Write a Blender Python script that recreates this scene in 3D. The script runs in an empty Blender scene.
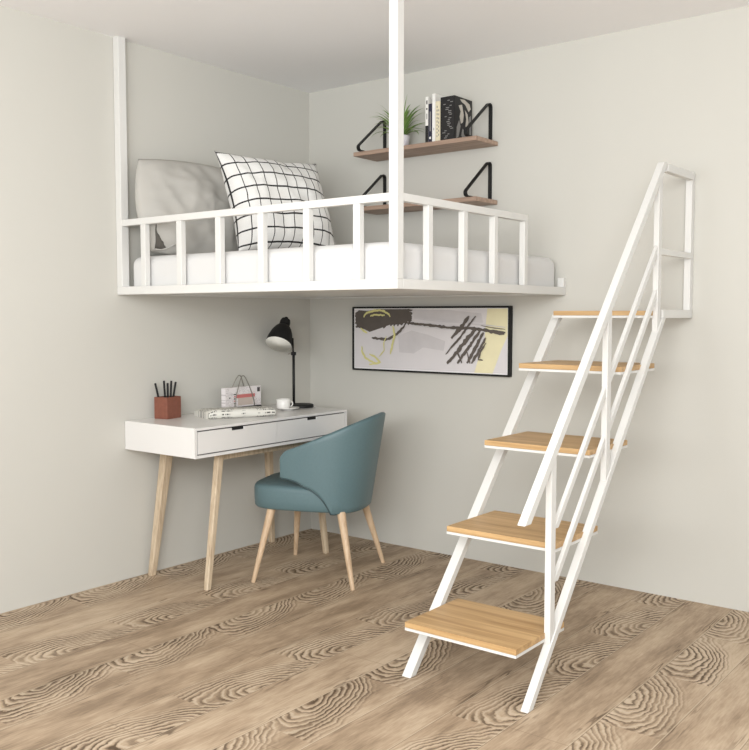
import bpy, bmesh, math, random
from mathutils import Vector, Matrix, noise
random.seed(7)
scene = bpy.context.scene
COL = scene.collection

# ------------------------------------------------------------------ helpers
def lin(c):
    out = []
    for v in c:
        v = v / 255.0
        out.append(v / 12.92 if v <= 0.04045 else ((v + 0.055) / 1.055) ** 2.4)
    return (out[0], out[1], out[2], 1.0)

class NT:
    """tiny node-expression helper"""
    def __init__(self, name):
        self.m = bpy.data.materials.new(name)
        self.m.use_nodes = True
        self.t = self.m.node_tree
        self.bsdf = self.t.nodes['Principled BSDF']
    def put(self, sock, v):
        if isinstance(v, bpy.types.NodeSocket):
            self.t.links.new(v, sock)
        else:
            sock.default_value = v
    def math(self, op, a, b=0.0, c=0.0, clamp=False):
        n = self.t.nodes.new('ShaderNodeMath'); n.operation = op; n.use_clamp = clamp
        for s, v in zip(n.inputs, (a, b, c)):
            self.put(s, v)
        return n.outputs[0]
    def coord(self, kind='Object'):
        n = self.t.nodes.new('ShaderNodeTexCoord')
        return n.outputs[kind]
    def sep(self, v):
        n = self.t.nodes.new('ShaderNodeSeparateXYZ'); self.put(n.inputs[0], v)
        return n.outputs
    def comb(self, x, y, z):
        n = self.t.nodes.new('ShaderNodeCombineXYZ')
        for s, v in zip(n.inputs, (x, y, z)): self.put(s, v)
        return n.outputs[0]
    def noise(self, vec, scale=5, detail=3, rough=.5, dist=0.0):
        n = self.t.nodes.new('ShaderNodeTexNoise')
        self.put(n.inputs['Vector'], vec)
        n.inputs['Scale'].default_value = scale; n.inputs['Detail'].default_value = detail
        n.inputs['Roughness'].default_value = rough; n.inputs['Distortion'].default_value = dist
        return n.outputs['Fac']
    def white(self, vec):
        n = self.t.nodes.new('ShaderNodeTexWhiteNoise'); self.put(n.inputs['Vector'], vec)
        return n.outputs['Value']
    def ramp(self, fac, stops):
        n = self.t.nodes.new('ShaderNodeValToRGB'); self.put(n.inputs[0], fac)
        e = n.color_ramp.elements
        while len(e) < len(stops): e.new(.5)
        for el, (p, c) in zip(e, stops):
            el.position = p; el.color = c if len(c) == 4 else (*c, 1)
        return n.outputs[0]
    def mix(self, fac, a, b):
        n = self.t.nodes.new('ShaderNodeMix'); n.data_type = 'RGBA'
        self.put(n.inputs[0], fac); self.put(n.inputs[6], a); self.put(n.inputs[7], b)
        return n.outputs[2]
    def bump(self, h, strength=.2, dist=.01):
        n = self.t.nodes.new('ShaderNodeBump')
        n.inputs['Strength'].default_value = strength; n.inputs['Distance'].default_value = dist
        self.put(n.inputs['Height'], h)
        self.t.links.new(n.outputs[0], self.bsdf.inputs['Normal'])
    def smooth(self, v, lo, hi):
        n = self.t.nodes.new('ShaderNodeMapRange'); n.interpolation_type = 'SMOOTHSTEP'
        self.put(n.inputs[0], v); n.inputs[1].default_value = lo; n.inputs[2].default_value = hi
        n.inputs[3].default_value = 0; n.inputs[4].default_value = 1
        return n.outputs[0]
    def out(self, col, rough=.5, metal=0.0, spec=.5):
        self.put(self.bsdf.inputs['Base Color'], col)
        self.put(self.bsdf.inputs['Roughness'], rough)
        self.bsdf.inputs['Metallic'].default_value = metal
        self.bsdf.inputs['Specular IOR Level'].default_value = spec
        return self.m

def plain(name, rgb, rough=.5, metal=0.0, var=.03, scale=30, spec=.5, bump=0.0):
    k = NT(name)
    n = k.noise(k.coord(), scale, 3)
    a = lin(rgb); b = tuple(min(1, x * (1 - 2 * var)) for x in a[:3]) + (1,)
    if bump: k.bump(n, bump, .003)
    return k.out(k.mix(n, a, b), rough, metal, spec)

def wood(name, c1, c2, axis='x', freq=30, stretch=14, rough=.5, contrast=1.0):
    k = NT(name)
    s = k.sep(k.coord())
    sc = [freq, freq, freq]; sc['xyz'.index(axis)] = freq / stretch
    v = k.comb(k.math('MULTIPLY', s[0], sc[0]), k.math('MULTIPLY', s[1], sc[1]), k.math('MULTIPLY', s[2], sc[2]))
    n1 = k.noise(v, 1, 4, .6, .4)
    n2 = k.noise(v, 4, 3, .6, .2)
    f = k.math('ADD', k.math('MULTIPLY', n1, .75), k.math('MULTIPLY', n2, .25))
    col = k.ramp(f, [(.5 - .17 * contrast, lin(c2)), (.5 + .1 * contrast, lin(c1))])
    return k.out(col, rough)

def linkobj(name, me, mat, parent=None, bevel=0.0, smooth=False, subsurf=0):
    o = bpy.data.objects.new(name, me)
    COL.objects.link(o)
    mats = mat if isinstance(mat, (list, tuple)) else [mat]
    for m in mats: me.materials.append(m)
    if parent is not None:
        o.parent = parent
    if smooth:
        for p in me.polygons: p.use_smooth = True
    if bevel:
        b = o.modifiers.new('bevel', 'BEVEL'); b.width = bevel; b.segments = 3
        b.limit_method = 'ANGLE'; b.angle_limit = math.radians(40); b.harden_normals = False
    if subsurf:
        s = o.modifiers.new('sub', 'SUBSURF'); s.levels = subsurf; s.render_levels = subsurf
    return o

class MB:
    def __init__(self): self.v = []; self.f = []; self.mi = []
    def add(self, vs, fs, mi=0):
        b = len(self.v); self.v += [tuple(x) for x in vs]
        for f in fs: self.f.append(tuple(i + b for i in f)); self.mi.append(mi)
        return self
    def box(self, x0, x1, y0, y1, z0, z1, mi=0):
        vs = [(x, y, z) for z in (z0, z1) for y in (y0, y1) for x in (x0, x1)]
        return self.add(vs, [(0, 2, 3, 1), (4, 5, 7, 6), (0, 1, 5, 4), (2, 6, 7, 3), (0, 4, 6, 2), (1, 3, 7, 5)], mi)
    def hexa(self, bottom, top, mi=0):
        """bottom, top: 4 points each, counter-clockwise seen from above"""
        return self.add(list(bottom) + list(top), [(3, 2, 1, 0), (4, 5, 6, 7)] + [(i, (i + 1) % 4, (i + 1) % 4 + 4, i + 4) for i in range(4)], mi)
    def tube(self, pts, r, seg=12, cap=True, mi=0):
        pts = [Vector(p) for p in pts]; n = len(pts)
        rs = r if isinstance(r, (list, tuple)) else [r] * n
        rings = []; ref = None
        for i, p in enumerate(pts):
            d = (pts[min(i + 1, n - 1)] - pts[max(i - 1, 0)]).normalized()
            if ref is None:
                ref = Vector((0, 0, 1)) if abs(d.z) < .9 else Vector((1, 0, 0))
            a = (ref - d * ref.dot(d)).normalized(); ref = a; b = d.cross(a)
            rings.append([p + (a * math.cos(t) + b * math.sin(t)) * rs[i] for t in [2 * math.pi * k / seg for k in range(seg)]])
        vs = [q for ring in rings for q in ring]; fs = []
        for i in range(n - 1):
            for k in range(seg):
                k2 = (k + 1) % seg
                fs.append((i * seg + k, i * seg + k2, (i + 1) * seg + k2, (i + 1) * seg + k))
        if cap:
            fs.append(tuple(reversed(range(seg)))); fs.append(tuple((n - 1) * seg + k for k in range(seg)))
        return self.add(vs, fs, mi)
    def strip(self, pts, w, t, side, closed=False, mi=0):
        """flat bar swept along pts; side = unit vector of the width"""
        pts = [Vector(p) for p in pts]; side = Vector(side).normalized(); n = len(pts); vs = []
        for i, p in enumerate(pts):
            d = (pts[min(i + 1, n - 1)] - pts[max(i - 1, 0)]).normalized()
            nn = d.cross(side).normalized()
            for a, b in ((-1, -1), (1, -1), (1, 1), (-1, 1)):
                vs.append(p + side * (a * w / 2) + nn * (b * t / 2))
        fs = []
        for i in range(n - 1):
            for k in range(4):
                fs.append((i * 4 + k, i * 4 + (k + 1) % 4, (i + 1) * 4 + (k + 1) % 4, (i + 1) * 4 + k))
        fs.append((3, 2, 1, 0)); fs.append(tuple((n - 1) * 4 + k for k in range(4)))
        return self.add(vs, fs, mi)
    def lathe(self, prof, seg=32, at=(0, 0, 0), axis=None, mi=0):
        """prof: list of (r, h); axis: Matrix 3x3 rotating +z"""
        at = Vector(at); vs = []; fs = []
        for r, h in prof:
            for k in range(seg):
                a = 2 * math.pi * k / seg
                p = Vector((r * math.cos(a), r * math.sin(a), h))
                if axis is not None: p = axis @ p
                vs.append(p + at)
        for i in range(len(prof) - 1):
            for k in range(seg):
                k2 = (k + 1) % seg
                fs.append((i * seg + k, i * seg + k2, (i + 1) * seg + k2, (i + 1) * seg + k))
        if prof[0][0] > 1e-5: fs.append(tuple(reversed(range(seg))))
        if prof[-1][0] > 1e-5: fs.append(tuple((len(prof) - 1) * seg + k for k in range(seg)))
        return self.add(vs, fs, mi)
    def build(self, name, mat, parent=None, org=None, **kw):
        me = bpy.data.meshes.new(name)
        vs = self.v
        off = Vector((0, 0, 0))
        if parent is not None: off = Vector(parent.get('_o', (0, 0, 0)))
        if org is not None: off = Vector(org)
        vs = [tuple(Vector(v) - off) for v in vs]
        me.from_pydata(vs, [], self.f)
        me.polygons.foreach_set('material_index', self.mi)
        me.update()
        bm = bmesh.new(); bm.from_mesh(me)
        bmesh.ops.remove_doubles(bm, verts=bm.verts, dist=1e-6)
        bmesh.ops.recalc_face_normals(bm, faces=bm.faces); bm.to_mesh(me); bm.free()
        o = linkobj(name, me, mat, parent, **kw)
        if org is not None and parent is None: o.location = org
        return o

def tag(o, label, cat, group=None):
    o['label'] = label; o['category'] = cat
    if group: o['group'] = group
    return o
def thing(name, loc, label, cat, group=None):
    o = bpy.data.objects.new(name, None); COL.objects.link(o); o.empty_display_size = .05
    o.location = loc; o['_o'] = tuple(loc)
    return tag(o, label, cat, group)

# ------------------------------------------------------------------ materials
WALL = plain('wall_paint', (200, 198, 191), .85, var=.008, scale=3, spec=.2)
CEIL = plain('ceiling_paint', (244, 243, 243), .9, var=.008, scale=3, spec=.2)
WHITE = plain('white_metal_paint', (217, 216, 213), .4, var=.01, scale=8)
DESKW = plain('white_lacquer', (224, 222, 220), .25, var=.01, scale=6)
GAP = plain('shadow_gap_grey', (58, 55, 53), .7)
OAK = wood('light_oak_tread', (198, 163, 116), (162, 126, 82), 'x', 34, 22, .45, 1.0)
ASH = wood('ash_leg', (206, 188, 162), (172, 150, 124), 'z', 60, 12, .5, 1.0)
BEECH = wood('beech_chair_leg', (206, 180, 150), (180, 152, 122), 'z', 60, 14, .45, 1.0)
SHELFW = wood('shelf_walnut', (176, 150, 132), (136, 112, 96), 'x', 40, 14, .55, 1.1)
BLACK = plain('black_metal', (12, 12, 12), .6, var=.05)
BLACKM = plain('black_matte', (16, 16, 17), .7, var=.05)
TEAL = plain('teal_leather', (90, 114, 119), .45, var=.06, scale=90, bump=.15)
TEALD = plain('teal_leather_piping', (52, 72, 76), .45, var=.06, scale=60)
SHEET = plain('mattress_cotton', (214, 213, 212), .85, var=.01, scale=10, bump=.1)
GREYC = plain('grey_pillow_cotton', (180, 177, 171), .85, var=.04, scale=12, bump=.15)
GREYD = plain('grey_pillow_fold_shadow', (92, 88, 82), .9)  # dark tone that paints the shade in the pillow fold
CERAM = plain('white_ceramic', (238, 236, 232), .18, var=.01)
SHADEIN = plain('lamp_white_enamel', (238, 236, 228), .35, var=.01)
WIRE = plain('grey_wire', (150, 146, 138), .35, metal=.5)
POT = plain('lavender_pot', (234, 230, 236), .4, var=.02)
SOIL = plain('soil', (60, 46, 36), .95)

def make_floor_mat():
    k = NT('cerused_oak_planks')
    s = k.sep(k.coord())
    X, Y = s[0], s[1]
    q = k.math('DIVIDE', k.math('SUBTRACT', X, .015), .2077)
    i = k.math('FLOOR', q); u = k.math('FRACT', q)
    hi = k.white(k.comb(i, 3.3, 1.7))
    v = k.math('ADD', k.math('DIVIDE', Y, .50), k.math('MULTIPLY', hi, 1.0))
    j = k.math('FLOOR', v); vv = k.math('SUBTRACT', k.math('FRACT', v), .5)
    m4 = k.math('FLOORED_MODULO', i, 4.0)
    par = k.math('FLOORED_MODULO', i, 2.0)
    is2 = k.math('COMPARE', m4, 2.0, .5)
    du = k.math('ABSOLUTE', k.math('SUBTRACT', u, is2))
    # warped position so neighbouring rings wander like real growth rings
    wv = k.comb(X, Y, k.math('MULTIPLY', k.math('ADD', i, j), 3.7))
    w1 = k.math('SUBTRACT', k.noise(wv, 7, 2, .5), .5)
    w2 = k.math('SUBTRACT', k.noise(wv, 30, 2, .5), .5)
    w3 = k.math('SUBTRACT', k.noise(wv, 95, 2, .5), .5)
    vs_ = k.math('ADD', k.math('MULTIPLY', vv, 1.6), k.math('MULTIPLY', du, .55))
    r = k.math('SQRT', k.math('ADD', k.math('POWER', k.math('MULTIPLY', du, 1.05), 2.0), k.math('POWER', k.math('ABSOLUTE', vs_), 2.0)))
    r = k.math('ADD', r, k.math('MULTIPLY', w1, .34))
    r = k.math('ADD', r, k.math('MULTIPLY', w2, .08))
    r = k.math('ADD', r, k.math('MULTIPLY', w3, .035))
    ring = k.math('FRACT', k.math('MULTIPLY', k.math('POWER', r, 1.15), 9.0))
    dark = k.math('MULTIPLY', k.smooth(ring, .0, .08), k.math('SUBTRACT', 1.0, k.smooth(ring, .20, .54)))
    light = k.math('MULTIPLY', k.smooth(ring, .55, .75), k.math('SUBTRACT', 1.0, k.smooth(ring, .86, 1.0)))
    figmask = k.math('MULTIPLY', k.math('SUBTRACT', 1.0, k.smooth(r, .80, 1.18)), k.math('SUBTRACT', 1.0, par))
    # broken fine lines elsewhere
    fv = k.comb(k.math('MULTIPLY', X, 42.0), k.math('MULTIPLY', Y, 3.2), hi)
    fl = k.math('FRACT', k.math('MULTIPLY', k.noise(fv, .55, 3, .5, .3), 9.0))
    fine = k.math('MULTIPLY', k.smooth(fl, .0, .12), k.math('SUBTRACT', 1.0, k.smooth(fl, .2, .5)))
    patch = k.smooth(k.noise(k.comb(k.math('MULTIPLY', X, 5.0), k.math('MULTIPLY', Y, 1.8), hi), 1.6, 2), .44, .60)
    edge = k.smooth(k.math('ABSOLUTE', k.math('SUBTRACT', u, .5)), .22, .46)
    finemask = k.math('MULTIPLY', k.math('MULTIPLY', patch, edge), .75)
    dk = k.math('MAXIMUM', k.math('MULTIPLY', dark, figmask), k.math('MULTIPLY', fine, k.math('MULTIPLY', finemask, k.math('ADD', .25, k.math('MULTIPLY', par, .95)))))
    amp = k.math('ADD', .38, k.math('MULTIPLY', k.smooth(k.noise(k.comb(X, Y, 4.0), 5.5, 3, .6), .36, .62), .62))
    dk = k.math('MULTIPLY', dk, amp)
    lt = k.math('MULTIPLY', light, figmask)
    # base tone
    tone = k.noise(k.comb(k.math('MULTIPLY', X, 7.0), k.math('MULTIPLY', Y, 1.6), hi), 1.5, 5, .62)
    fib = k.noise(k.comb(k.math('MULTIPLY', X, 160.0), k.math('MULTIPLY', Y, 14.0), hi), 1.0, 3, .6)
    tt = k.math('ADD', k.math('ADD', k.math('MULTIPLY', tone, .72), k.math('MULTIPLY', fib, .30)), k.math('MULTIPLY', k.math('SUBTRACT', hi, .55), .10))
    base = k.ramp(tt, [(.36, lin((138, 118, 97))), (.5, lin((172, 150, 126))), (.64, lin((194, 174, 150)))])
    c = k.mix(k.math('MULTIPLY', lt, .55), base, lin((204, 188, 166)))
    c = k.mix(k.math('MULTIPLY', dk, .88), c, lin((70, 52, 38)))
    seam = k.math('MAXIMUM', k.math('LESS_THAN', u, .014), 0.0)
    seaml = k.math('GREATER_THAN', u, .984)
    c = k.mix(k.math('MULTIPLY', seam, .6), c, lin((118, 98, 78)))
    c = k.mix(k.math('MULTIPLY', seaml, .5), c, lin((204, 190, 168)))
    jv = k.math('FRACT', k.math('ADD', k.math('DIVIDE', Y, 1.5), k.math('MULTIPLY', hi, 2.3)))
    c = k.mix(k.math('MULTIPLY', k.math('LESS_THAN', jv, .0022), .5), c, lin((126, 106, 86)))
    k.bump(k.math('SUBTRACT', k.math('SUBTRACT', 0.0, dk), seam), .12, .002)
    return k.out(c, k.math('ADD', .46, k.math('MULTIPLY', dk, .2)), 0, .22)
FLOOR = make_floor_mat()

def make_check_mat():
    k = NT('check_cotton')
    s = k.sep(k.coord('UV'))
    gu = k.math('FRACT', k.math('ADD', k.math('MULTIPLY', s[0], 10.5), .5))
    gv = k.math('FRACT', k.math('ADD', k.math('MULTIPLY', s[1], 7.5), .15))
    lu = k.math('LESS_THAN', k.math('ABSOLUTE', k.math('SUBTRACT', gu, .5)), .042)
    lv = k.math('LESS_THAN', k.math('ABSOLUTE', k.math('SUBTRACT', gv, .5)), .058)
    n = k.noise(k.coord(), 220, 2)
    base = k.mix(n, lin((232, 231, 229)), lin((212, 211, 208)))
    return k.out(k.mix(k.math('MAXIMUM', lu, lv), base, lin((38, 37, 38))), .85)
CHECK = make_check_mat()

def leather_mat():
    k = NT('brown_leather')
    n = k.noise(k.coord(), 60, 4)
    k.bump(n, .25, .003)
    return k.out(k.mix(n, lin((138, 84, 66)), lin((112, 64, 50))), .45)
LEATHER = leather_mat()

def print_mat(name, paper, ink, fx, fy, thresh, axis=(0, 1)):
    """rows of small illegible print"""
    k = NT(name)
    s = k.sep(k.coord())
    a, b = s[axis[0]], s[axis[1]]
    row = k.math('FRACT', k.math('MULTIPLY', b, fy))
    inrow = k.math('GREATER_THAN', row, .5)
    n = k.white(k.comb(k.math('FLOOR', k.math('MULTIPLY', a, fx)), k.math('FLOOR', k.math('MULTIPLY', b, fy)), 1.0))
    blk = k.smooth(k.noise(k.comb(a, b, 0.0), 14, 1), .42, .5)
    f = k.math('MULTIPLY', k.math('MULTIPLY', inrow, k.math('GREATER_THAN', n, thresh)), blk)
    return k.out(k.mix(f, lin(paper), lin(ink)), .8)

# ------------------------------------------------------------------ the room
CH = 2.61
def struct(name, mb, mat):
    o = mb.build(name, mat); o['kind'] = 'structure'; return o
struct('floor', MB().box(-.12, 5.2, -5.2, .12, -.1, 0), FLOOR)
struct('ceiling', MB().box(-.12, 5.2, -5.2, .12, CH, CH + .1), CEIL)
struct('wall_left', MB().box(-.12, 0, -5.2, 0, 0, CH), WALL)
struct('wall_back', MB().box(-.12, 5.2, 0, .12, 0, CH), WALL)

# ------------------------------------------------------------------ loft bed
BX, BY, BZ = 1.676, -1.386, 1.397
bed = thing('loft_bed', (BX / 2, BY / 2, BZ), 'white metal suspended loft bed hung from ceiling posts in the room corner', 'bed')
T = .038
def part(name, mb, mat, parent, bevel=.002, **kw):
    return mb.build(name, mat, parent, bevel=bevel, **kw)
part('frame_rail', MB().box(.001, BX, BY, BY + T, BZ, BZ + T), WHITE, bed)          # front
part('frame_rail', MB().box(BX - T, BX, BY + T, -.001, BZ, BZ + T), WHITE, bed)      # right side
part('frame_rail', MB().box(.001, T, BY + T, -.001, BZ, BZ + T), WHITE, bed)
part('frame_rail', MB().box(T, BX - T, -T, -.001, BZ, BZ + T), WHITE, bed)
part('bed_base', MB().box(T, BX - T, BY + T, -T, BZ + .006, BZ + .022), WHITE, bed, bevel=0)
part('post', MB().box(.002, .042, BY, BY + .042, BZ + T, CH), WHITE, bed)
part('post', MB().box(BX - .040, BX, BY, BY + .040, BZ + T, CH), WHITE, bed)
part('wall_bracket', MB().box(BX - .034, BX, -.028, -.001, BZ + T, BZ + .083), WHITE, bed)
RZ0, RZ1 = 1.722, 1.752
part('guard_rail', MB().box(.042, BX - .040, BY + .002, BY + .030, RZ0, RZ1), WHITE, bed)
part('guard_rail', MB().box(BX - .030, BX - .002, BY + .040, -.388, RZ0, RZ1), WHITE, bed)
for xc in (.198, .452, .708, .966, .1215 + 1.1, .1215 + 1.358):
    part('baluster', MB().box(xc - .0165, xc + .0165, BY + .002, BY + .030, BZ + T, RZ0), WHITE, bed)
for yc in (-1.165, -.912, -.668, -.402):
    part('baluster', MB().box(BX - .030, BX - .002, yc - .015, yc + .015, BZ + T, RZ0), WHITE, bed)

# mattress
def mattress():
    x0, x1, y0, y1, z0, z1 = .044, 1.634, -1.343, -.012, BZ + .023, 1.580
    r = .045; vs = []; fs = []; N = 10
    outline = []
    for cx_, cy_, a0 in ((x1 - r, y1 - r, 0), (x0 + r, y1 - r, 90), (x0 + r, y0 + r, 180), (x1 - r, y0 + r, 270)):
        for k in range(N + 1):
            a = math.radians(a0 + 90 * k / N)
            outline.append((cx_, cy_, math.cos(a), math.sin(a)))
    prof = []
    for k in range(N + 1):
        a = math.radians(-90 + 90 * k / N); prof.append((.02 * math.cos(a) - .02, z0 + .02 + .02 * math.sin(a)))
    for k in range(N + 1):
        a = math.radians(90 * k / N); prof.append((.045 * math.cos(a) - .045, z1 - .045 + .045 * math.sin(a)))
    n = len(outline)
    for off, z in prof:
        for cx_, cy_, ca, sa in outline:
            vs.append((cx_ + (r + off) * ca, cy_ + (r + off) * sa, z))
    for i in range(len(prof) - 1):
        for k in range(n):
            fs.append((i * n + k, i * n + (k + 1) % n, (i + 1) * n + (k + 1) % n, (i + 1) * n + k))
    fs.append(tuple(reversed(range(n)))); fs.append(tuple((len(prof) - 1) * n + k for k in range(n)))
    m = MB().add(vs, fs)
    o = m.build('mattress', SHEET, org=((x0 + x1) / 2, (y0 + y1) / 2, z0), smooth=True)
    return tag(o, 'thick white mattress with rounded edges lying in the loft bed frame', 'mattress')
mattress()

# pillows ----------------------------------------------------------
def pillow(name, c, nrm_yaw, tilt, roll, w, h, thick, mat, pinch=.10, seed=1, wr=.012, nu=60, nv=48, sag=0.0):
    n = Vector((math.cos(nrm_yaw) * math.cos(tilt), math.sin(nrm_yaw) * math.cos(tilt), math.sin(tilt)))
    rr = Vector((-math.sin(nrm_yaw), math.cos(nrm_yaw), 0)); uu = n.cross(rr)
    r2 = rr * math.cos(roll) + uu * math.sin(roll); u2 = -rr * math.sin(roll) + uu * math.cos(roll)
    M = Matrix((r2, u2, n)).transposed().to_4x4(); M.translation = Vector(c)
    vs = []; fs = []; uvs = []
    for side in (1, -1):
        for j in range(nv + 1):
            for i in range(nu + 1):
                u = -1 + 2 * i / nu; v = -1 + 2 * j / nv
                e = max(0, (1 - abs(u) ** 2.6)) ** .55 * max(0, (1 - abs(v) ** 2.6)) ** .55
                px = u * w / 2 * (1 - pinch * (1 - v * v) * abs(u) ** 3)
                py = v * h / 2 * (1 - pinch * (1 - u * u) * abs(v) ** 3)
                nz = noise.noise(Vector((u * 2.3 + seed * 7, v * 2.1, side * 3.1))) + .5 * noise.noise(Vector((u * 5 + seed, v * 6, side)))
                crease = -abs(noise.noise(Vector((u * 3.0 + 11 * seed, v * 1.4 + 2.0 * u, side * 2.0)))) ** .7
                z = side * (thick / 2 * e * (1 - sag * v * .5)) + side * e ** .5 * wr * (nz + crease)
                vs.append((px, py, z)); uvs.append(((u + 1) / 2, (v + 1) / 2))
    L = (nu + 1) * (nv + 1)
    for s in range(2):
        for j in range(nv):
            for i in range(nu):
                a = s * L + j * (nu + 1) + i
                f = (a, a + 1, a + nu + 2, a + nu + 1)
                fs.append(f if s == 0 else f[::-1])
    me = bpy.data.meshes.new(name); me.from_pydata(vs, [], fs); me.update()
    uvl = me.uv_layers.new(name='UVMap')
    for lp in me.loops: uvl.data[lp.index].uv = uvs[lp.vertex_index]
    bm = bmesh.new(); bm.from_mesh(me); bmesh.ops.remove_doubles(bm, verts=bm.verts, dist=1e-5)
    bm.to_mesh(me); bm.free()
    o = linkobj(name, me, mat, None, smooth=True)
    o.matrix_world = M
    return o
p1 = pillow('pillow', (.464, -.745, 1.848), -.199, .372, .008, .62, .54, .25, CHECK, .12, 2, .012)
tag(p1, 'white cushion with a black grid check leaning on the grey pillow', 'pillow')
p2 = pillow('pillow', (.154, -.984, 1.820), -.03, .16, .0, .70, .44, .20, GREYC, -.12, 5, .018)
tag(p2, 'plain grey pillow propped upright against the left wall', 'pillow')
# ribbon tie and painted fold shadow at the lower near corner of the grey pillow
def pillow_front(o, u, v, lift):
    """point a little above the front surface of a pillow, u and v in its own metres"""
    best = min((p.co for p in o.data.vertices if p.co.z > 0), key=lambda c: (c.x - u) ** 2 + (c.y - v) ** 2)
    return Vector((u, v, best.z + lift))
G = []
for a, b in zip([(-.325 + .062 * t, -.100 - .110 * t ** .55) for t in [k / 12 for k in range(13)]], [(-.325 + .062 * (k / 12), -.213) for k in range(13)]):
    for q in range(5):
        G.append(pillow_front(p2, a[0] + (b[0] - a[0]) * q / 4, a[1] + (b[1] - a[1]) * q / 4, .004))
op = MB().add(G, [(i * 5 + q, i * 5 + q + 1, (i + 1) * 5 + q + 1, (i + 1) * 5 + q) for i in range(12) for q in range(4)]).build('fold_shadow', GREYD, None, smooth=True)
op.parent = p2; op['label'] = 'dark patch painted as the fold shadow of the pillowcase'
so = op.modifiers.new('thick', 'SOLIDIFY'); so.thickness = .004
tie = [pillow_front(p2, -.325 + .125 * t, -.215 - .004 * math.sin(3.2 * t) + .052 * t ** 2.4, .007) for t in [k / 14 for k in range(15)]]
tp = MB().tube(tie, .004, 8).build('tie', GREYC, None, smooth=True); tp.parent = p2

# ------------------------------------------------------------------ staircase with handrail
XL0, XL1, XR0, XR1 = 1.790, 1.828, 2.272, 2.301
st = thing('staircase', (2.06, -.9, 0), 'white metal staircase with oak treads and one handrail against the back wall', 'stairs')
S = 1.31 / 1.15
def sy(z): return -1.51 + z / S          # front edge of the stringer at height z
TW = .037                                # depth of an inclined member measured along y
def inclined(x0, x1, ya, za, yb, zb, tw):
    return MB().hexa([(x0, ya, za), (x1, ya, za), (x1, ya + tw, za), (x0, ya + tw, za)],
                     [(x0, yb, zb), (x1, yb, zb), (x1, yb + tw, zb), (x0, yb + tw, zb)])
part('stringer', inclined(XL0, XL1, sy(0), 0, sy(1.312), 1.312, TW), WHITE, st)
part('stringer', inclined(XR0, XR1, sy(0), 0, sy(1.287), 1.287, TW), WHITE, st)
fronts = [(-1.552, .220, .345), (-1.287, .514, .35), (-1.020, .808, .35), (-.750, 1.100, .35), (-.445, 1.318, .33)]
for y, z, d in fronts:
    b = part('tread', MB().box(XL1 + .006, XR0 + .006, y, y + d, z - .020, z), OAK, st, bevel=.0015)
    fr = MB().box(XL1 + .006, XR0 + .006, y + .0005, y + d, z - .030, z - .0205)
    fr.build('tread_frame', WHITE, None, org=None)
    o = bpy.data.objects[-1] if False else [q for q in COL.objects if q.name.startswith('tread_frame')][-1]
    o.parent = b; o.location = -Vector(st['_o'])
# handrail and the guard beside it
def hz(y): return .625 + (y + 1.543) * 1.125
yA, yB = -1.543, -.395
HT = .042
part('handrail', inclined(XR0, XR1, yA, .625, yB, 1.925, HT), WHITE, st)
for yc in (-1.352, -.915):
    part('post', MB().box(XR0 + .002, XR1 - .004, yc, yc + .034, (yc + 1.51) * S, hz(yc) + .0), WHITE, st)
part('post', MB().box(XR0 + .002, XR1 - .004, -.430, -.396, (-.43 + 1.51) * S, 1.872), WHITE, st)
part('mid_rail', inclined(XR0 + .006, XR1 - .008, -1.322, (-1.322 + 1.51) * S + .175, -.43, (-.43 + 1.51) * S + .175, .034), WHITE, st)
part('mid_rail', inclined(XR0 + .006, XR1 - .008, -1.322, (-1.322 + 1.51) * S + .36, -.43, (-.43 + 1.51) * S + .355, .034), WHITE, st)
part('top_bar', MB().box(XR0, XR1, -.350, -.037, 1.892, 1.925), WHITE, st)
part('middle_bar', MB().box(XR0 + .004, XR1 - .004, -.396, -.035, 1.548, 1.574), WHITE, st)
part('bottom_bar', MB().box(XR0, XR1, -.375, -.035, 1.287, 1.322), WHITE, st)
part('wall_post', MB().box(XR0 - .008, XR1 - .008, -.037, -.001, 1.287, 1.925), WHITE, st)

# ------------------------------------------------------------------ desk
desk = thing('desk', (.26, -.82, 0), 'white writing desk with two drawers and splayed ash legs against the left wall', 'desk')
DX, DY0, DY1, DZ0, DZ1 = .515, -1.357, -.276, .645, .785
part('desk_body', MB().box(.003, DX - .02, DY0, DY1, DZ0, DZ1 - .0), DESKW, desk)
# face frame around the drawers
fm = MB()
fm.box(DX - .0195, DX, DY0, DY1, DZ1 - .012, DZ1)
fm.box(DX - .0195, DX, DY0, DY1, DZ0, DZ0 + .014)
fm.box(DX - .0195, DX, DY0, DY0 + .012, DZ0 + .014, DZ1 - .012)
fm.box(DX - .0195, DX, DY1 - .012, DY1, DZ0 + .014, DZ1 - .012)
part('face_frame', fm, DESKW, desk, bevel=.0008)
part('drawer_recess', MB().box(DX - .0193, DX - .0125, DY0 + .0125, DY1 - .0125, DZ0 + .0145, DZ1 - .0125), GAP, desk, bevel=0)
mid = -.824
for a, b, h0, h1 in ((DY0 + .017, mid - .0012, -1.129, -1.048), (mid + .0012, DY1 - .017, -.597, -.523)):
    z0, z1 = DZ0 + .019, DZ1 - .018
    m = MB().box(DX - .012, DX - .001, a, b, z0, z1 - .013)
    m.box(DX - .012, DX - .001, a, h0, z1 - .013, z1)
    m.box(DX - .012, DX - .001, h1, b, z1 - .013, z1)
    dr = part('drawer', m, DESKW, desk, bevel=.0006)
    g = MB().box(DX - .012, DX - .0085, h0, h1, z1 - .0135, z1).build('pull_cutout', BLACKM, None)
    g.parent = dr; g.location = -Vector(desk['_o']); g['label'] = 'black finger pull cut-out'
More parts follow.
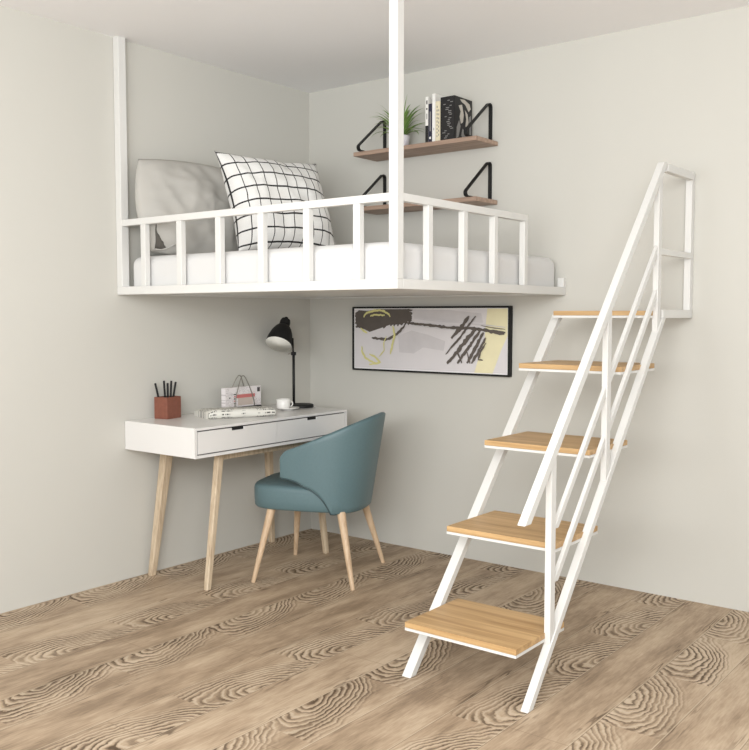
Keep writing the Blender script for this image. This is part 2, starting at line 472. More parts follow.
def leg(foot, top, wf, wt, z1, mat, name='leg', parent=None):
    fx, fy = foot; tx, ty = top
    m = MB()
    q = [(-1, -1), (1, -1), (1, 1), (-1, 1)]
    m.hexa([(fx + a * wf / 2, fy + b * wf / 2, 0) for a, b in q], [(tx + a * wt / 2, ty + b * wt / 2, z1) for a, b in q])
    return part(name, m, mat, parent, bevel=.006)
leg((.050, -1.245), (.088, -1.165), .032, .050, DZ0 - .001, ASH, parent=desk)
leg((.455, -1.242), (.432, -1.135), .028, .036, DZ0 - .001, ASH, parent=desk)
leg((.050, -.392), (.088, -.455), .030, .040, DZ0 - .001, ASH, parent=desk)
leg((.455, -.385), (.432, -.455), .028, .036, DZ0 - .001, ASH, parent=desk)
part('apron', MB().box(.418, .440, -1.118, -.472, .606, .644), ASH, desk)
part('apron', MB().box(.078, .100, -1.142, -.474, .606, .644), ASH, desk)

# ------------------------------------------------------------------ chair
CC = Vector((.671, -.672, 0)); FA = Vector((-.921, -.390, 0)); SB = Vector((.390, -.921, 0))
chair = thing('dining_chair', CC, 'teal upholstered tub chair with curved back and round wooden legs at the desk', 'chair')
def cp(a, b, z): return CC + FA * a + SB * b + Vector((0, 0, z))
def superpt(t, p):   # unit superellipse
    c, s = math.cos(t), math.sin(t)
    return (math.copysign(abs(c) ** p, c), math.copysign(abs(s) ** p, s))
def seat():
    m = MB(); vs = []; fs = []; n = 64
    prof = [(.0, .354), (.90, .354), (.965, .357), (.99, .366), (.998, .40), (1.0, .448), (.99, .461), (.965, .470), (.9, .475), (.6, .481), (.3, .484), (.0, .485)]
    for sc, z in prof:
        for k in range(n):
            x, y = superpt(2 * math.pi * k / n, .48)
            wf = 1 - .05 * max(0, x)
            a = .02 + x * (.290 if x > 0 else .232) * sc; b = y * .246 * wf * sc
            vs.append(cp(a, b, z))
    for i in range(len(prof) - 1):
        for k in range(n):
            fs.append((i * n + k, i * n + (k + 1) % n, (i + 1) * n + (k + 1) % n, (i + 1) * n + k))
    m.add(vs, fs)
    return m.build('seat', TEAL, chair, smooth=True)
seat()
def path_a(t):
    return -.30 * math.cos(min(1, t / .70) * math.pi / 2) ** .8 if t < .70 else (t - .70) / .30 * .125
def rim(s):          # straight slope from the arm front up to the top of the back
    t = abs(s)
    z = .630 + .176 * max(0, (.125 - path_a(t)) / .425) ** 1.1
    return z - .022 * max(0, (t - .92) / .08) ** 2
def low(s):
    t = abs(s)
    if t < .50: return .352
    k = (t - .50) / .50
    return .352 + .150 * (1 - (1 - min(1, k)) ** 3.4) + .018 * k
def shellpt(s, z, inset=0.0):
    k = (z - .352) / .45
    A = .246 + .076 * k - inset; B = .254 + .018 * k - inset
    t = abs(s); sg = 1 if s >= 0 else -1
    if t < .70:
        ph = (t / .70) * math.pi / 2
        x, y = superpt(ph, .80)
        return cp(-A * x - .0, sg * B * y, z)
    e = (t - .70) / .30
    return cp(e * .125, sg * (B - .012 * e * e), z)
def shell():
    nu, nv = 72, 16; vs = []; fs = []
    def ring(s):
        z0, z1 = low(s), rim(s); out = []; th = .034
        for j in range(nv + 1): out.append(shellpt(s, z0 + (z1 - z0) * j / nv))
        for k in range(1, 6):
            a = math.pi * k / 6
            out.append(shellpt(s, z1 + .012 * math.sin(a), th * (1 - math.cos(a)) / 2))
        for j in range(nv, -1, -1): out.append(shellpt(s, z0 + (z1 - z0) * j / nv, th))
        for k in range(1, 4):
            a = math.pi * k / 4
            out.append(shellpt(s, z0 - .006 * math.sin(a), th * (1 + math.cos(a)) / 2))
        return out
    R = [ring(-1 + 2 * i / nu) for i in range(nu + 1)]; n = len(R[0])
    for r_ in R: vs += r_
    for i in range(nu):
        for k in range(n):
            fs.append((i * n + k, i * n + (k + 1) % n, (i + 1) * n + (k + 1) % n, (i + 1) * n + k))
    fs.append(tuple(reversed(range(n)))); fs.append(tuple(nu * n + k for k in range(n)))
    o = MB().add(vs, fs).build('backrest', TEAL, chair, smooth=True)
    b = o.modifiers.new('bevel', 'BEVEL'); b.width = .01; b.segments = 4; b.limit_method = 'ANGLE'; b.angle_limit = math.radians(60)
    # dark piping along the lower edge of the wrap
    for sg in (-1, 1):
        pts = [shellpt(sg * s, low(s) - .003, .002) for s in [.44 + .56 * i / 30 for i in range(31)]]
        MB().tube(pts, .0045, 8).build('piping', TEALD, chair, smooth=True)
shell()
for fa, fb, ta, tb in ((.262, .262, .190, .195), (.240, -.280, .190, -.195), (-.245, .266, -.165, .190), (-.262, -.245, -.165, -.190)):
    p0, p1 = cp(fa, fb, 0), cp(ta, tb, .353)
    n = 10
    pts = [p0.lerp(p1, i / n) for i in range(n + 1)]
    rs = [.0105 + (.021 - .0105) * (i / n) for i in range(n + 1)]
    MB().tube(pts, rs, 20).build('leg', BEECH, chair, smooth=True, org=None).modifiers.new('es', 'EDGE_SPLIT').split_angle = math.radians(60)

# ------------------------------------------------------------------ things on the desk
TZ = DZ1
def rotz(m, c, ang):
    c = Vector(c); R = Matrix.Rotation(ang, 3, 'Z')
    m.v = [tuple(R @ (Vector(v) - Vector((c.x, c.y, 0))) + Vector((c.x, c.y, 0))) for v in m.v]
    return m
# pen pot
pc = (.072, -1.148); pa = math.radians(9)
pot = thing('pen_holder', (pc[0], pc[1], TZ), 'square brown leather pen holder at the near end of the desk', 'pen holder')
w, d, h, t = .082, .106, .108, .006
x0, x1, y0, y1 = pc[0] - w / 2, pc[0] + w / 2, pc[1] - d / 2, pc[1] + d / 2
m = MB()
m.box(x0, x1, y0, y0 + t, TZ, TZ + h); m.box(x0, x1, y1 - t, y1, TZ, TZ + h)
m.box(x0, x0 + t, y0 + t, y1 - t, TZ, TZ + h); m.box(x1 - t, x1, y0 + t, y1 - t, TZ, TZ + h)
rotz(m, pc, pa); m.build('cup_wall', LEATHER, pot, bevel=.002)
m = MB().box(x0 + t, x1 - t, y0 + t, y1 - t, TZ, TZ + .006); rotz(m, pc, pa); m.build('cup_floor', BLACKM, pot)
pens = [((-.020, -.030), (-.030, -.052), .176, 'leftmost black pencil in the brown pen holder, leaning left'),
        ((-.004, -.012), (-.004, -.018), .188, 'black pencil second from the left in the brown pen holder'),
        ((.010, -.008), (.004, -.002), .176, 'short black pencil in the middle of the brown pen holder'),
        ((.004, .018), (.004, .022), .186, 'black pencil second from the right in the brown pen holder, upright'),
        ((-.006, .034), (-.006, .058), .178, 'rightmost black pencil in the brown pen holder, leaning right')]
for (bx_, by_), (tx_, ty_), hh, lab in pens:
    p0 = Vector((pc[0] + bx_ * .8, pc[1] + by_ * .6, TZ + .0065)); p1 = Vector((pc[0] + tx_, pc[1] + ty_, TZ + hh))
    d_ = (p1 - p0)
    o = MB().tube([p0, p0 + d_ * .04, p1 - d_ * .003, p1], [.0015, .0052, .0052, .0046], 6).build('pencil', BLACKM, org=p0)
    tag(o, lab, 'pencil', 'pencils in the pen holder')

# newspaper (folded)
NEWS = print_mat('newsprint', (218, 216, 208), (84, 82, 78), 300, 120, .40, (0, 1))
def newspaper():
    L, W = .350, .190; layers = 3
    ang = math.radians(64); c = Vector((.262, -.865, TZ))
    ex = Vector((math.cos(ang), math.sin(ang), 0)); ey = Vector((-math.sin(ang), math.cos(ang), 0))
    root = None
    m = MB(); nl = 40
    # cross-section (across the fold): a flattened roll, swept along ex
    sec = []
    for k in range(25):
        a = math.pi * (-.5 + k / 24)
        sec.append((-W / 2 - .022 * math.cos(a), .022 + .022 * math.sin(a)))
    sec = sec  # rounded fold on the reader's side
    top = [(-W / 2 + W * i / 16, .044 - .010 * (i / 16) ** 1.5) for i in range(1, 17)]
    bot = [(W / 2 - W * i / 16, 0.0) for i in range(0, 16)]
    loop = sec + top + [(W / 2, .008)] + bot
    vs = []; fs = []; n = len(loop)
    for i in range(nl + 1):
        s = -L / 2 + L * i / nl
        for (y, z) in loop:
            wob = .004 * noise.noise(Vector((s * 14, y * 18, 2.0))) if z > .004 else 0
            taper = 1 - .25 * max(0, (abs(s) / (L / 2) - .85) / .15) * (1 if s < 0 else .6)
            # the sheets fan out a little towards the far corner
            sk = .03 * (y / W + .5) * (s / L)
            vs.append(c + ex * (s + sk) + ey * y + Vector((0, 0, max(0, z * taper + wob))))
    for i in range(nl):
        for k in range(n):
            fs.append((i * n + k, i * n + (k + 1) % n, (i + 1) * n + (k + 1) % n, (i + 1) * n + k))
    fs.append(tuple(reversed(range(n)))); fs.append(tuple(nl * n + k for k in range(n)))
    m.add(vs, fs)
    o = m.build('newspaper', NEWS, org=c, smooth=True)
    o.modifiers.new('es', 'EDGE_SPLIT').split_angle = math.radians(50)
    # rotate local frame so the print runs along the paper
    R = Matrix.Rotation(ang, 4, 'Z')
    o.data.transform(R.inverted()); o.rotation_euler = (0, 0, ang)
    return tag(o, 'folded newspaper lying on the white desk top in front of the magazines', 'newspaper')
newspaper()

# wire magazine stand with a magazine
MX = .085
stand = thing('magazine_stand', (MX, -.66, TZ), 'low grey wire magazine stand on the desk near the left wall', 'magazine stand')
MB().box(MX - .035, MX + .035, -.785, -.535, TZ, TZ + .022).build('base', BLACKM, stand, bevel=.003)
def arc(xb, xt):
    pts = []
    for y_, h_ in ((-.585, .018), (-.588, .05), (-.600, .09), (-.622, .14), (-.640, .175), (-.652, .188), (-.664, .188), (-.676, .175), (-.694, .14), (-.716, .09), (-.728, .05), (-.731, .018)):
        pts.append((xb + (xt - xb) * (h_ / .19) ** 2, y_, TZ + h_))
    return pts
MB().tube(arc(MX + .030, MX + .018), .0028, 8).build('wire_loop', WIRE, stand, smooth=True)
MB().tube(arc(MX - .030, MX - .010), .0028, 8).build('wire_loop', WIRE, stand, smooth=True)
MAG = print_mat('magazine_print', (232, 226, 226), (176, 168, 168), 420, 240, .6, (1, 2))
PINK = plain('magazine_pink', (206, 120, 118), .6); BEIGE = plain('magazine_beige', (205, 190, 180), .6); DKP = plain('magazine_dark', (70, 66, 66), .6)
m = MB().box(MX - .010, MX + .022, -.790, -.528, TZ + .0225, TZ + .128)
f = MX + .0222
def decal(m, y0, y1, z0, z1, mi): m.box(f - .0005, f + (.0014 if mi == 1 else .0006), y0, y1, TZ + z0, TZ + z1, mi)
decal(m, -.700, -.590, .030, .090, 2); decal(m, -.712, -.575, .070, .088, 1)
decal(m, -.556, -.536, .096, .120, 3); decal(m, -.765, -.757, .070, .077, 3)
for kk in range(5): decal(m, -.730, -.716, .040 + kk * .012, .046 + kk * .012, 1 if kk % 2 else 3)
o = m.build('magazine', [MAG, PINK, BEIGE, DKP], org=(MX, -.66, TZ + .022))
tag(o, 'white magazine with a pink printed band standing in the wire stand', 'magazine')

# saucer and cup
sc_ = (.285, -.500)
o = MB().lathe([(0, .002), (.028, 0), (.030, .003), (.052, .009), (.062, .013), (.0625, .0155), (.050, .0115), (.030, .0065), (0, .006)], 40, (sc_[0], sc_[1], TZ)).build('saucer', CERAM, org=(sc_[0], sc_[1], TZ), smooth=True)
tag(o, 'white round saucer under the coffee cup on the desk', 'saucer')
cup = thing('cup', (.272, -.522, TZ + .0066), 'small white coffee cup on a saucer beside the lamp base', 'cup')
cz = TZ + .0068
MB().lathe([(0, 0), (.028, 0), (.035, .006), (.037, .020), (.038, .054), (.0365, .055), (.035, .052), (.034, .020), (.030, .009), (0, .007)], 40, (.272, -.522, cz)).build('cup_body', CERAM, cup, smooth=True)
hp = [Vector((.272, -.522, cz + .029)) + Vector((.6, .8, 0)).normalized() * (.037 + .014 * math.sin(math.pi * i / 12)) + Vector((0, 0, .015 * math.cos(math.pi * i / 12))) for i in range(13)]
MB().tube(hp, .003, 8).build('handle', CERAM, cup, smooth=True)

# desk lamp
LB = Vector((.232, -.340, TZ)); LP = Vector((.200, -.362, TZ))
lamp = thing('desk_lamp', LB, 'black metal desk lamp with tilted shade on the far end of the desk', 'lamp')
MB().lathe([(0, 0), (.070, 0), (.072, .003), (.072, .014), (.068, .018), (0, .020)], 48, LB).build('base', BLACK, lamp, smooth=True).modifiers.new('es', 'EDGE_SPLIT')
JT = LP + Vector((0, 0, .300))
MB().tube([LP + Vector((0, 0, .012)), JT], .0075, 16).build('pole', BLACK, lamp, smooth=True)
# shade axis (from mouth to cap) and its mouth centre
ax = Vector((-.18, .55, .80)).normalized()
MC = Vector((.115, -.393, TZ + .352))
Q = Vector((0, 0, 1)).rotation_difference(ax).to_matrix()
outer = [(.0755, 0), (.0745, .010), (.070, .040), (.061, .075), (.049, .102), (.036, .120), (.030, .124), (.030, .150), (.026, .166), (.012, .172), (.010, .172), (.010, .182), (0, .184)]
MB().lathe(outer, 48, MC, Q).build('lamp_shade', BLACKM, lamp, smooth=True).modifiers.new('es', 'EDGE_SPLIT').split_angle = math.radians(40)
sh = [o for o in COL.objects if o.name.startswith('lamp_shade')][0]
inner = [(.0752, -.0005), (.0735, .004), (.069, .040), (.060, .073), (.048, .100), (.034, .117), (0, .121)]
q = MB().lathe(inner, 48, MC, Q).build('shade_lining', SHADEIN, None, smooth=True); q.parent = sh; q.location = -LB
q['label'] = 'white enamel inside of the shade'
b = MB().lathe([(0, .020), (.014, .022), (.024, .035), (.026, .052), (.020, .072), (.013, .084), (.013, .112)], 24, MC, Q).build('bulb', CERAM, None, smooth=True); b.parent = sh; b.location = -LB
neck = MC + ax * .055 + (JT - MC - ax * (JT - MC).dot(ax)).normalized() * .068
MB().tube([JT + Vector((0, 0, -.006)), JT + Vector((-.004, .0, .02)), neck], [.006, .0055, .005], 12).build('arm', BLACK, lamp, smooth=True)
MB().tube([JT + Vector((-.010, -.010, 0)), JT + Vector((.010, .010, 0))], .0095, 16).build('joint', BLACK, lamp, smooth=True)
MB().tube([JT + Vector((-.012, -.012, .0)), JT + Vector((-.022, -.022, -.002))], .004, 10).build('knob', WIRE, lamp, smooth=True)

# ------------------------------------------------------------------ picture
AX0, AX1, AZ0, AZ1, AD = .354, 1.382, .985, 1.347, .032
art = thing('picture', ((AX0 + AX1) / 2, 0, AZ0), 'wide abstract painting in a thin black frame on the back wall', 'picture')
fw = .010
m = MB()
m.box(AX0, AX1, -AD, -.001, AZ1 - fw, AZ1); m.box(AX0, AX1, -AD, -.001, AZ0, AZ0 + fw)
m.box(AX0, AX0 + fw, -AD, -.001, AZ0 + fw, AZ1 - fw); m.box(AX1 - fw, AX1, -AD, -.001, AZ0 + fw, AZ1 - fw)
m.build('frame', BLACKM, art, bevel=.001)
ACOL = [plain('art_white', (240, 238, 238), .7), plain('art_ground', (222, 218, 220), .7, var=.05, scale=9), plain('art_umber', (100, 92, 86), .7, var=.14, scale=30),
        plain('art_yellow', (224, 218, 150), .7, var=.08, scale=30), plain('art_straw', (236, 228, 190), .7, var=.07, scale=14), plain('art_wash', (212, 208, 210), .7, var=.08, scale=18)]
m = MB(); cy = -AD + .006
m.box(AX0 + fw, AX1 - fw, cy, -.002, AZ0 + fw, AZ1 - fw, 0)
layer = [0]
def AP(p):
    """crop coordinates of the painting (0..1, 0..1 from the upper left)"""
    x, y = p
    u = (x - 52) / (672 - 52)
    top = 66 + (62 - 66) * u; bot = 311 + (337 - 311) * u
    v = (y - top) / (bot - top)
    u = u * 1.0
    return (AX0 + (AX1 - AX0) * (u * (1 + .10 * (1 - u))), AZ1 - (AZ1 - AZ0) * v)
def poly(pts, mi):
    layer[0] += 1; yy = cy - .00012 * layer[0]
    q_ = [(max(AX0 + fw + .004, min(AX1 - fw - .004, x)), yy, max(AZ0 + fw + .004, min(AZ1 - fw - .004, z))) for x, z in pts]
    m.add(q_, [tuple(range(len(q_)))], mi)
def blob(pts, mi, rough=.0):
    poly([AP((x + random.uniform(-rough, rough), y + random.uniform(-rough, rough))) for x, y in pts], mi)
def stroke(pts, wd, mi, jit=1.0, raw=False):
    P = [Vector(AP(p)) for p in pts]; w = wd * .00155
    fine = []
    for a, b2 in zip(P, P[1:]):
        nseg = max(2, int((b2 - a).length / .012))
        for i in range(nseg): fine.append(a.lerp(b2, i / nseg))
    fine.append(P[-1])
    layer[0] += 1; yy = cy - .00012 * layer[0]
    Lft = []; Rgt = []
    for i, p in enumerate(fine):
        d = (fine[min(i + 1, len(fine) - 1)] - fine[max(i - 1, 0)]).normalized(); nn = Vector((-d.y, d.x))
        e = 1 - .5 * abs(2 * i / (len(fine) - 1) - 1) ** 4
        Lft.append(p + nn * w / 2 * e * (1 + jit * random.uniform(-.3, .3))); Rgt.append(p - nn * w / 2 * e * (1 + jit * random.uniform(-.3, .3)))
    cl = lambda v: (max(AX0 + fw + .003, min(AX1 - fw - .003, v.x)), yy, max(AZ0 + fw + .003, min(AZ1 - fw - .003, v.y)))
    vs = [cl(v) for v in Lft] + [cl(v) for v in Rgt]; n = len(Lft)
    m.add(vs, [(i, i + 1, n + i + 1, n + i) for i in range(n - 1)], mi)
def ell(cx_, cy_, rx, ry, a0, a1, n=18, wob=0): return [(cx_ + rx * math.cos(math.radians(a0 + (a1 - a0) * i / n)) + random.uniform(-wob, wob), cy_ + ry * math.sin(math.radians(a0 + (a1 - a0) * i / n)) + random.uniform(-wob, wob)) for i in range(n + 1)]
layer[0] = 0
poly([(AX0 + fw + .006, AZ0 + fw + .006), (AX1 - fw - .006, AZ0 + fw + .006), (AX1 - fw - .006, AZ1 - fw - .006), (AX0 + fw + .006, AZ1 - fw - .006)], 1)
blob([(290, 76), (420, 80), (560, 92), (570, 128), (430, 122), (300, 112)], 5, 3)
blob([(235, 175), (290, 160), (350, 170), (420, 200), (410, 240), (330, 225), (300, 250), (240, 240)], 5, 4)
blob([(585, 72), (662, 72), (662, 180), (640, 235), (605, 325), (535, 322), (548, 275), (572, 200), (580, 120)], 4, 2)

blob([(62, 92), (75, 80), (110, 84), (150, 73), (270, 72), (288, 90), (286, 112), (268, 126), (240, 134), (200, 136), (160, 148), (120, 163), (96, 150), (75, 146), (60, 128), (70, 112), (60, 104)], 2, 2)
for _k in range(16):
    _x = 64 + _k * 14; _b = (118 if _k < 2 else 158 - abs(_k - 4) * 3 if _k < 9 else 136) + random.uniform(-4, 4)
    stroke([(_x + 14, _b - 26), (_x, _b + random.uniform(-2, 5))], 9, 2, 1.8)
for _k in range(5): stroke([(90, 84 + _k * 12), (62 + random.uniform(-2, 3), 92 + _k * 13)], 9, 2, 1.5)
for _k in range(4): stroke([(262, 78 + _k * 13), (292 + random.uniform(-4, 3), 80 + _k * 13)], 10, 2, 1.5)
stroke([(300, 112), (400, 122), (520, 130), (655, 145)], 4, 5)
stroke([(290, 136), (400, 150), (470, 156)], 5, 5)
stroke([(296, 100), (420, 118), (560, 138)], 3, 5)
stroke([(262, 128), (340, 134), (430, 146), (520, 148), (655, 166)], 10, 2, 1.4)
stroke([(560, 138), (600, 146), (655, 153)], 3, 2)
stroke([(300, 126), (380, 130), (460, 138)], 3, 1)
stroke(ell(152, 112, 55, 32, 190, 345, 16, 1.5), 8, 3)
stroke(ell(155, 108, 32, 12, 200, 330, 10, 2), 7, 3)
stroke([(130, 186), (160, 190), (185, 194), (210, 186), (238, 166), (262, 138)], 10, 2, 1.6)
stroke([(215, 140), (222, 175), (212, 215), (205, 250)], 9, 3)
stroke([(85, 148), (98, 160), (112, 168)], 8, 3)
stroke(ell(150, 215, 62, 68, 95, 175, 14, 2), 8, 3)
stroke([(190, 180), (178, 205), (180, 235), (160, 260)], 5, 3)
stroke([(120, 250), (140, 258), (165, 282), (120, 290)], 8, 3)
for ln, wd in (([(514, 102), (492, 135), (470, 160), (446, 188)], 14), ([(540, 102), (512, 140), (480, 185), (448, 220), (424, 250)], 7), ([(548, 148), (510, 185), (470, 240), (430, 286)], 14),
               ([(560, 155), (530, 200), (500, 240), (470, 285)], 11), ([(572, 165), (545, 215), (508, 284)], 12), ([(580, 185), (555, 235), (525, 285)], 10), ([(582, 205), (560, 240), (552, 270), (570, 272)], 6),
               ([(470, 240), (488, 284)], 6), ([(508, 240), (520, 286)], 5)):
    stroke(ln, wd, 2, 1.3)
stroke([(575, 158), (610, 164), (652, 172)], 9, 2, 1.5)
m.build('canvas', ACOL, art)
# flat strokes must face the room
cv = [o for o in COL.objects if o.name.startswith('canvas')][0]

# ------------------------------------------------------------------ wall shelves
def shelf(zt, label):
    X0, X1, D, th = .512, 1.290, .215, .022
    s = thing('wall_shelf', ((X0 + X1) / 2, 0, zt - th), label, 'shelf', 'wall shelves above the loft bed')
    MB().box(X0, X1, -D, -.006, zt - th, zt).build('shelf_board', SHELFW, s, bevel=.002)
    for xc in (.566, 1.244):
        ztop = zt + .192; r = .016; yn = -D - .008
        def fil(cyy, czz, rr, a0, a1, n=8):
            return [(xc, cyy + rr * math.cos(math.radians(a0 + (a1 - a0) * i / n)), czz + rr * math.sin(math.radians(a0 + (a1 - a0) * i / n))) for i in range(n + 1)]
        pts = [(xc, -.004, zt + .0028)]
        pts += fil(yn, zt + .0028 + r, r, -90, -228)          # rounded nose at the front edge
        pts += fil(-.022, ztop - .018, .018, 128, 0)          # rounded top at the wall
        pts.append((xc, -.004, zt + .004))
        MB().strip(pts, .020, .0055, (1, 0, 0)).build('bracket', BLACK, s)
    return s
shelf(2.179, 'upper brown wooden wall shelf with black brackets holding a plant and books')
shelf(1.884, 'lower empty brown wooden wall shelf with black brackets')

ST = 2.179
# books: (x0, x1, height, depth, kind, label)
def book(x0, x1, h, d, cover, label, spine_marks=None, front=None):
    yb, yf = -.010, -.010 - d
    yf = -.185; yb = yf + d
    b = thing('book', ((x0 + x1) / 2, (yf + yb) / 2, ST), label, 'book', 'books on the upper wall shelf')
    t = .0015 if (x1 - x0) < .03 else .003
    m = MB(); m.box(x0, x0 + t, yf + .001, yb, ST, ST + h); m.box(x1 - t, x1, yf + .001, yb, ST, ST + h); m.box(x0, x1, yf, yf + t, ST, ST + h)
    if spine_marks:
        for (u0, u1, v0, v1, mi) in spine_marks:
            m.box(x0 + (x1 - x0) * u0, x0 + (x1 - x0) * u1, yf - .0004, yf, ST + h * v0, ST + h * v1, mi)
    if front: front(m, x1, yf, yb, h)
    m.build('cover', BK[cover], b)
    MB().box(x0 + t, x1 - t, yf + t + .001, yb - .002, ST + .002, ST + h - .003).build('pages', PAPER, b)
PAPER = plain('book_pages', (226, 220, 205), .8)
bw = plain('book_white', (236, 234, 230), .6); bn = plain('book_navy', (38, 38, 58), .6); bb = plain('book_black', (24, 23, 25), .45)
bc = plain('book_cream', (224, 214, 186), .6); bg = plain('book_grey', (140, 138, 136), .6); bs = plain('book_silver', (196, 190, 180), .5)
BK = {'bw': [bw, bb, bg], 'navy': [bn, bg, bw], 'white': [bw, bg, bb], 'cream': [bc, bg, bb], 'black': [bb, bg, bs]}
book(.9660, .9835, .236, .13, 'bw', 'narrow book with white and black spine, leftmost of the upright books', [(.0, 1, 0, .38, 1), (.3, .7, .72, .76, 1), (.3, .7, .84, .92, 1), (.35, .65, .52, .64, 2)])
book(.9845, 1.0070, .198, .13, 'navy', 'dark navy book between the two white-spined books', [(.3, .7, .10, .16, 2), (.35, .65, .3, .8, 1)])
book(1.0080, 1.0275, .246, .14, 'white', 'tall thin plain white book standing beside the cream one', [(.4, .6, .25, .30, 1)])
book(1.0285, 1.0575, .204, .13, 'cream', 'cream book with small grey lettering between the tall white and thick black books', [(.25, .42, .12 + .09 * k, .17 + .09 * k, 1) for k in range(9)] + [(.6, .75, .15 + .1 * k, .2 + .1 * k, 1) for k in range(7)])
def figure(m, x1, yf, yb, h):
    # pale nude-like brush figure, reduced to a few soft curved strokes on the black cover
    def q(pts, mi):
        vs = [(x1 + .0006, yf + (yb - yf) * a, ST + h * b) for a, b in pts]
        m.add(vs, [tuple(range(len(vs)))], mi)
    q([(.30, .95), (.55, .97), (.85, .90), (.92, .80), (.80, .72), (.60, .86), (.40, .90)], 2)
    q([(.22, .80), (.42, .84), (.52, .62), (.48, .45), (.36, .40), (.28, .55), (.34, .68)], 2)
    q([(.58, .74), (.74, .66), (.80, .48), (.70, .30), (.62, .38), (.66, .54)], 2)
    q([(.12, .30), (.26, .48), (.34, .34), (.24, .10), (.10, .04)], 1)
    q([(.44, .30), (.60, .26), (.72, .10), (.50, .04), (.38, .14)], 1)
    q([(.82, .60), (.94, .66), (.96, .20), (.86, .14)], 1)
sm = []
rr_ = random.Random(3)
for kk in range(22):
    u = .12 + .6 * rr_.random(); v = .06 + .88 * kk / 22
    sm.append((u, u + .14 + .1 * rr_.random(), v, v + .016, 1))
book(1.0590, 1.1430, .220, .165, 'black', 'thick black book with silver ornament on spine and a pale figure on cover', sm, figure)

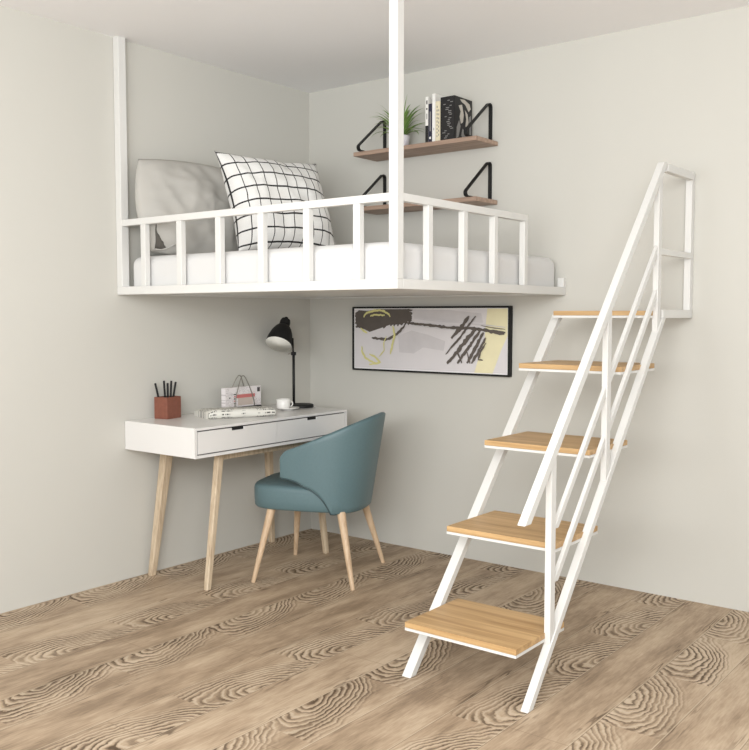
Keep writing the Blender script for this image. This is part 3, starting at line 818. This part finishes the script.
# plant ------------------------------------------------------------
def leafmat():
    k = NT('spider_plant_leaf')
    s = k.sep(k.coord('UV'))
    e = k.smooth(k.math('ABSOLUTE', k.math('SUBTRACT', s[0], .5)), .22, .42)
    n = k.noise(k.coord(), 25, 2)
    c = k.mix(n, lin((84, 124, 56)), lin((124, 158, 84)))
    return k.out(k.mix(k.math('MULTIPLY', e, .55), c, lin((178, 196, 118))), .45)
LEAF = leafmat()
PC = Vector((.757, -.122, ST))
plant = thing('potted_plant', PC, 'small spider plant in a pale lavender pot on the upper wall shelf', 'plant')
MB().lathe([(0, 0), (.034, 0), (.040, .006), (.052, .045), (.055, .068), (.054, .072), (.050, .070), (.046, .060), (0, .058)], 36, PC).build('pot', POT, plant, smooth=True)
MB().lathe([(0, .061), (.047, .061), (0, .0625)], 24, PC).build('soil', SOIL, plant)
def leaves():
    rnd = random.Random(11); vs = []; fs = []; uv = []
    spec = []
    for i in range(60):
        az = 2 * math.pi * i / 60 * 7.0 + rnd.uniform(-.3, .3)
        spec.append((az, rnd.uniform(.2, 1.2), rnd.uniform(.13, .22), rnd.uniform(.008, .0135)))
    spec += [(math.radians(-12), 1.10, .23, .006), (math.radians(190), .95, .25, .006), (math.radians(5), .7, .2, .007), (math.radians(-10), .75, .20, .009), (math.radians(-60), .5, .17, .011), (math.radians(180), .3, .14, .012), (math.radians(-120), .35, .16, .012), (math.radians(-90), .25, .13, .012)]
    for az, el, L, w in spec:
        n = 12; p = PC + Vector((0, 0, .062)) + Vector((math.cos(az), math.sin(az), 0)) * .012
        pitch = el + .35; base = len(vs)
        droop = (1.9 - el * 1.0) if el < 1.1 else .15
        d2 = Vector((math.cos(az), math.sin(az), 0)); side = Vector((-math.sin(az), math.cos(az), 0))
        for k in range(n + 1):
            t = k / n
            ang = pitch - droop * t * t - .1 * t
            wd = w * (.55 + 1.2 * t) if t < .3 else w * .91 * (1 - (t - .3) / .7) ** .8
            up = Vector((-d2.x * math.sin(ang), -d2.y * math.sin(ang), math.cos(ang)))
            pp = Vector(p)
            if pp.y > -.006: pp.y = -.006 - rnd.uniform(0, .004)
            if pp.z < ST + .004 and pp.y > -.22: pp.z = ST + .004
            vs += [pp - side * wd + up * wd * .35, pp, pp + side * wd + up * wd * .35]
            uv += [(0, t), (.5, t), (1, t)]
            p = p + (d2 * math.cos(ang) + Vector((0, 0, math.sin(ang)))) * (L / n)
        for k in range(n):
            a = base + k * 3
            fs += [(a, a + 1, a + 4, a + 3), (a + 1, a + 2, a + 5, a + 4)]
    vs = [(v[0], min(v[1], -.003), v[2]) for v in vs]
    me = bpy.data.meshes.new('foliage'); me.from_pydata([tuple(Vector(v) - PC) for v in vs], [], fs); me.update()
    l = me.uv_layers.new(name='UVMap')
    for lp in me.loops: l.data[lp.index].uv = uv[lp.vertex_index]
    linkobj('foliage', me, LEAF, plant, smooth=True)
leaves()

for o in COL.objects:
    if '_o' in o: del o['_o']

# ------------------------------------------------------------------ camera
f_px = 917.0
pitch = math.atan(60 / f_px); yaw = math.radians(37.9)
cam = bpy.data.cameras.new('camera'); co = bpy.data.objects.new('camera', cam); COL.objects.link(co)
cam.sensor_fit = 'HORIZONTAL'; cam.sensor_width = 36.0; cam.lens = 36.0 * f_px / 749.0
co.location = (3.698, -4.120, 1.300)
co.rotation_euler = (math.pi / 2 - pitch, 0, yaw)
cam.clip_start = .05
scene.camera = co

# ------------------------------------------------------------------ light
wd = bpy.data.worlds.new('daylight'); scene.world = wd; wd.use_nodes = True
bgn = wd.node_tree.nodes['Background']
bgn.inputs[0].default_value = (.985, 1.0, 1.0, 1); bgn.inputs[1].default_value = .98
def area(name, loc, target, sx, sy_, power, col=(1, 1, 1)):
    l = bpy.data.lights.new(name, 'AREA'); l.shape = 'RECTANGLE'; l.size = sx; l.size_y = sy_; l.energy = power; l.color = col
    o = bpy.data.objects.new(name, l); COL.objects.link(o); o.location = loc
    o.rotation_euler = (Vector(target) - Vector(loc)).to_track_quat('-Z', 'Y').to_euler()
    return o
area('added_key_panel', (3.9, -4.7, 2.35), (1.4, -1.2, .3), 2.2, 1.2, 120, (.99, 1, .99))  # added panel out of view, lights the room from above and behind the camera
area('added_ceiling_uplight', (2.8, -4.9, 1.5), (1.9, -1.2, 2.61), 3.2, .9, 92, (.98, 1, 1))  # added unseen uplight that brightens the ceiling

scene.view_settings.view_transform = 'Standard'; scene.view_settings.look = 'None'
scene.view_settings.gamma = 1.0; scene.view_settings.exposure = 0.0
scene.view_settings.use_curve_mapping = False
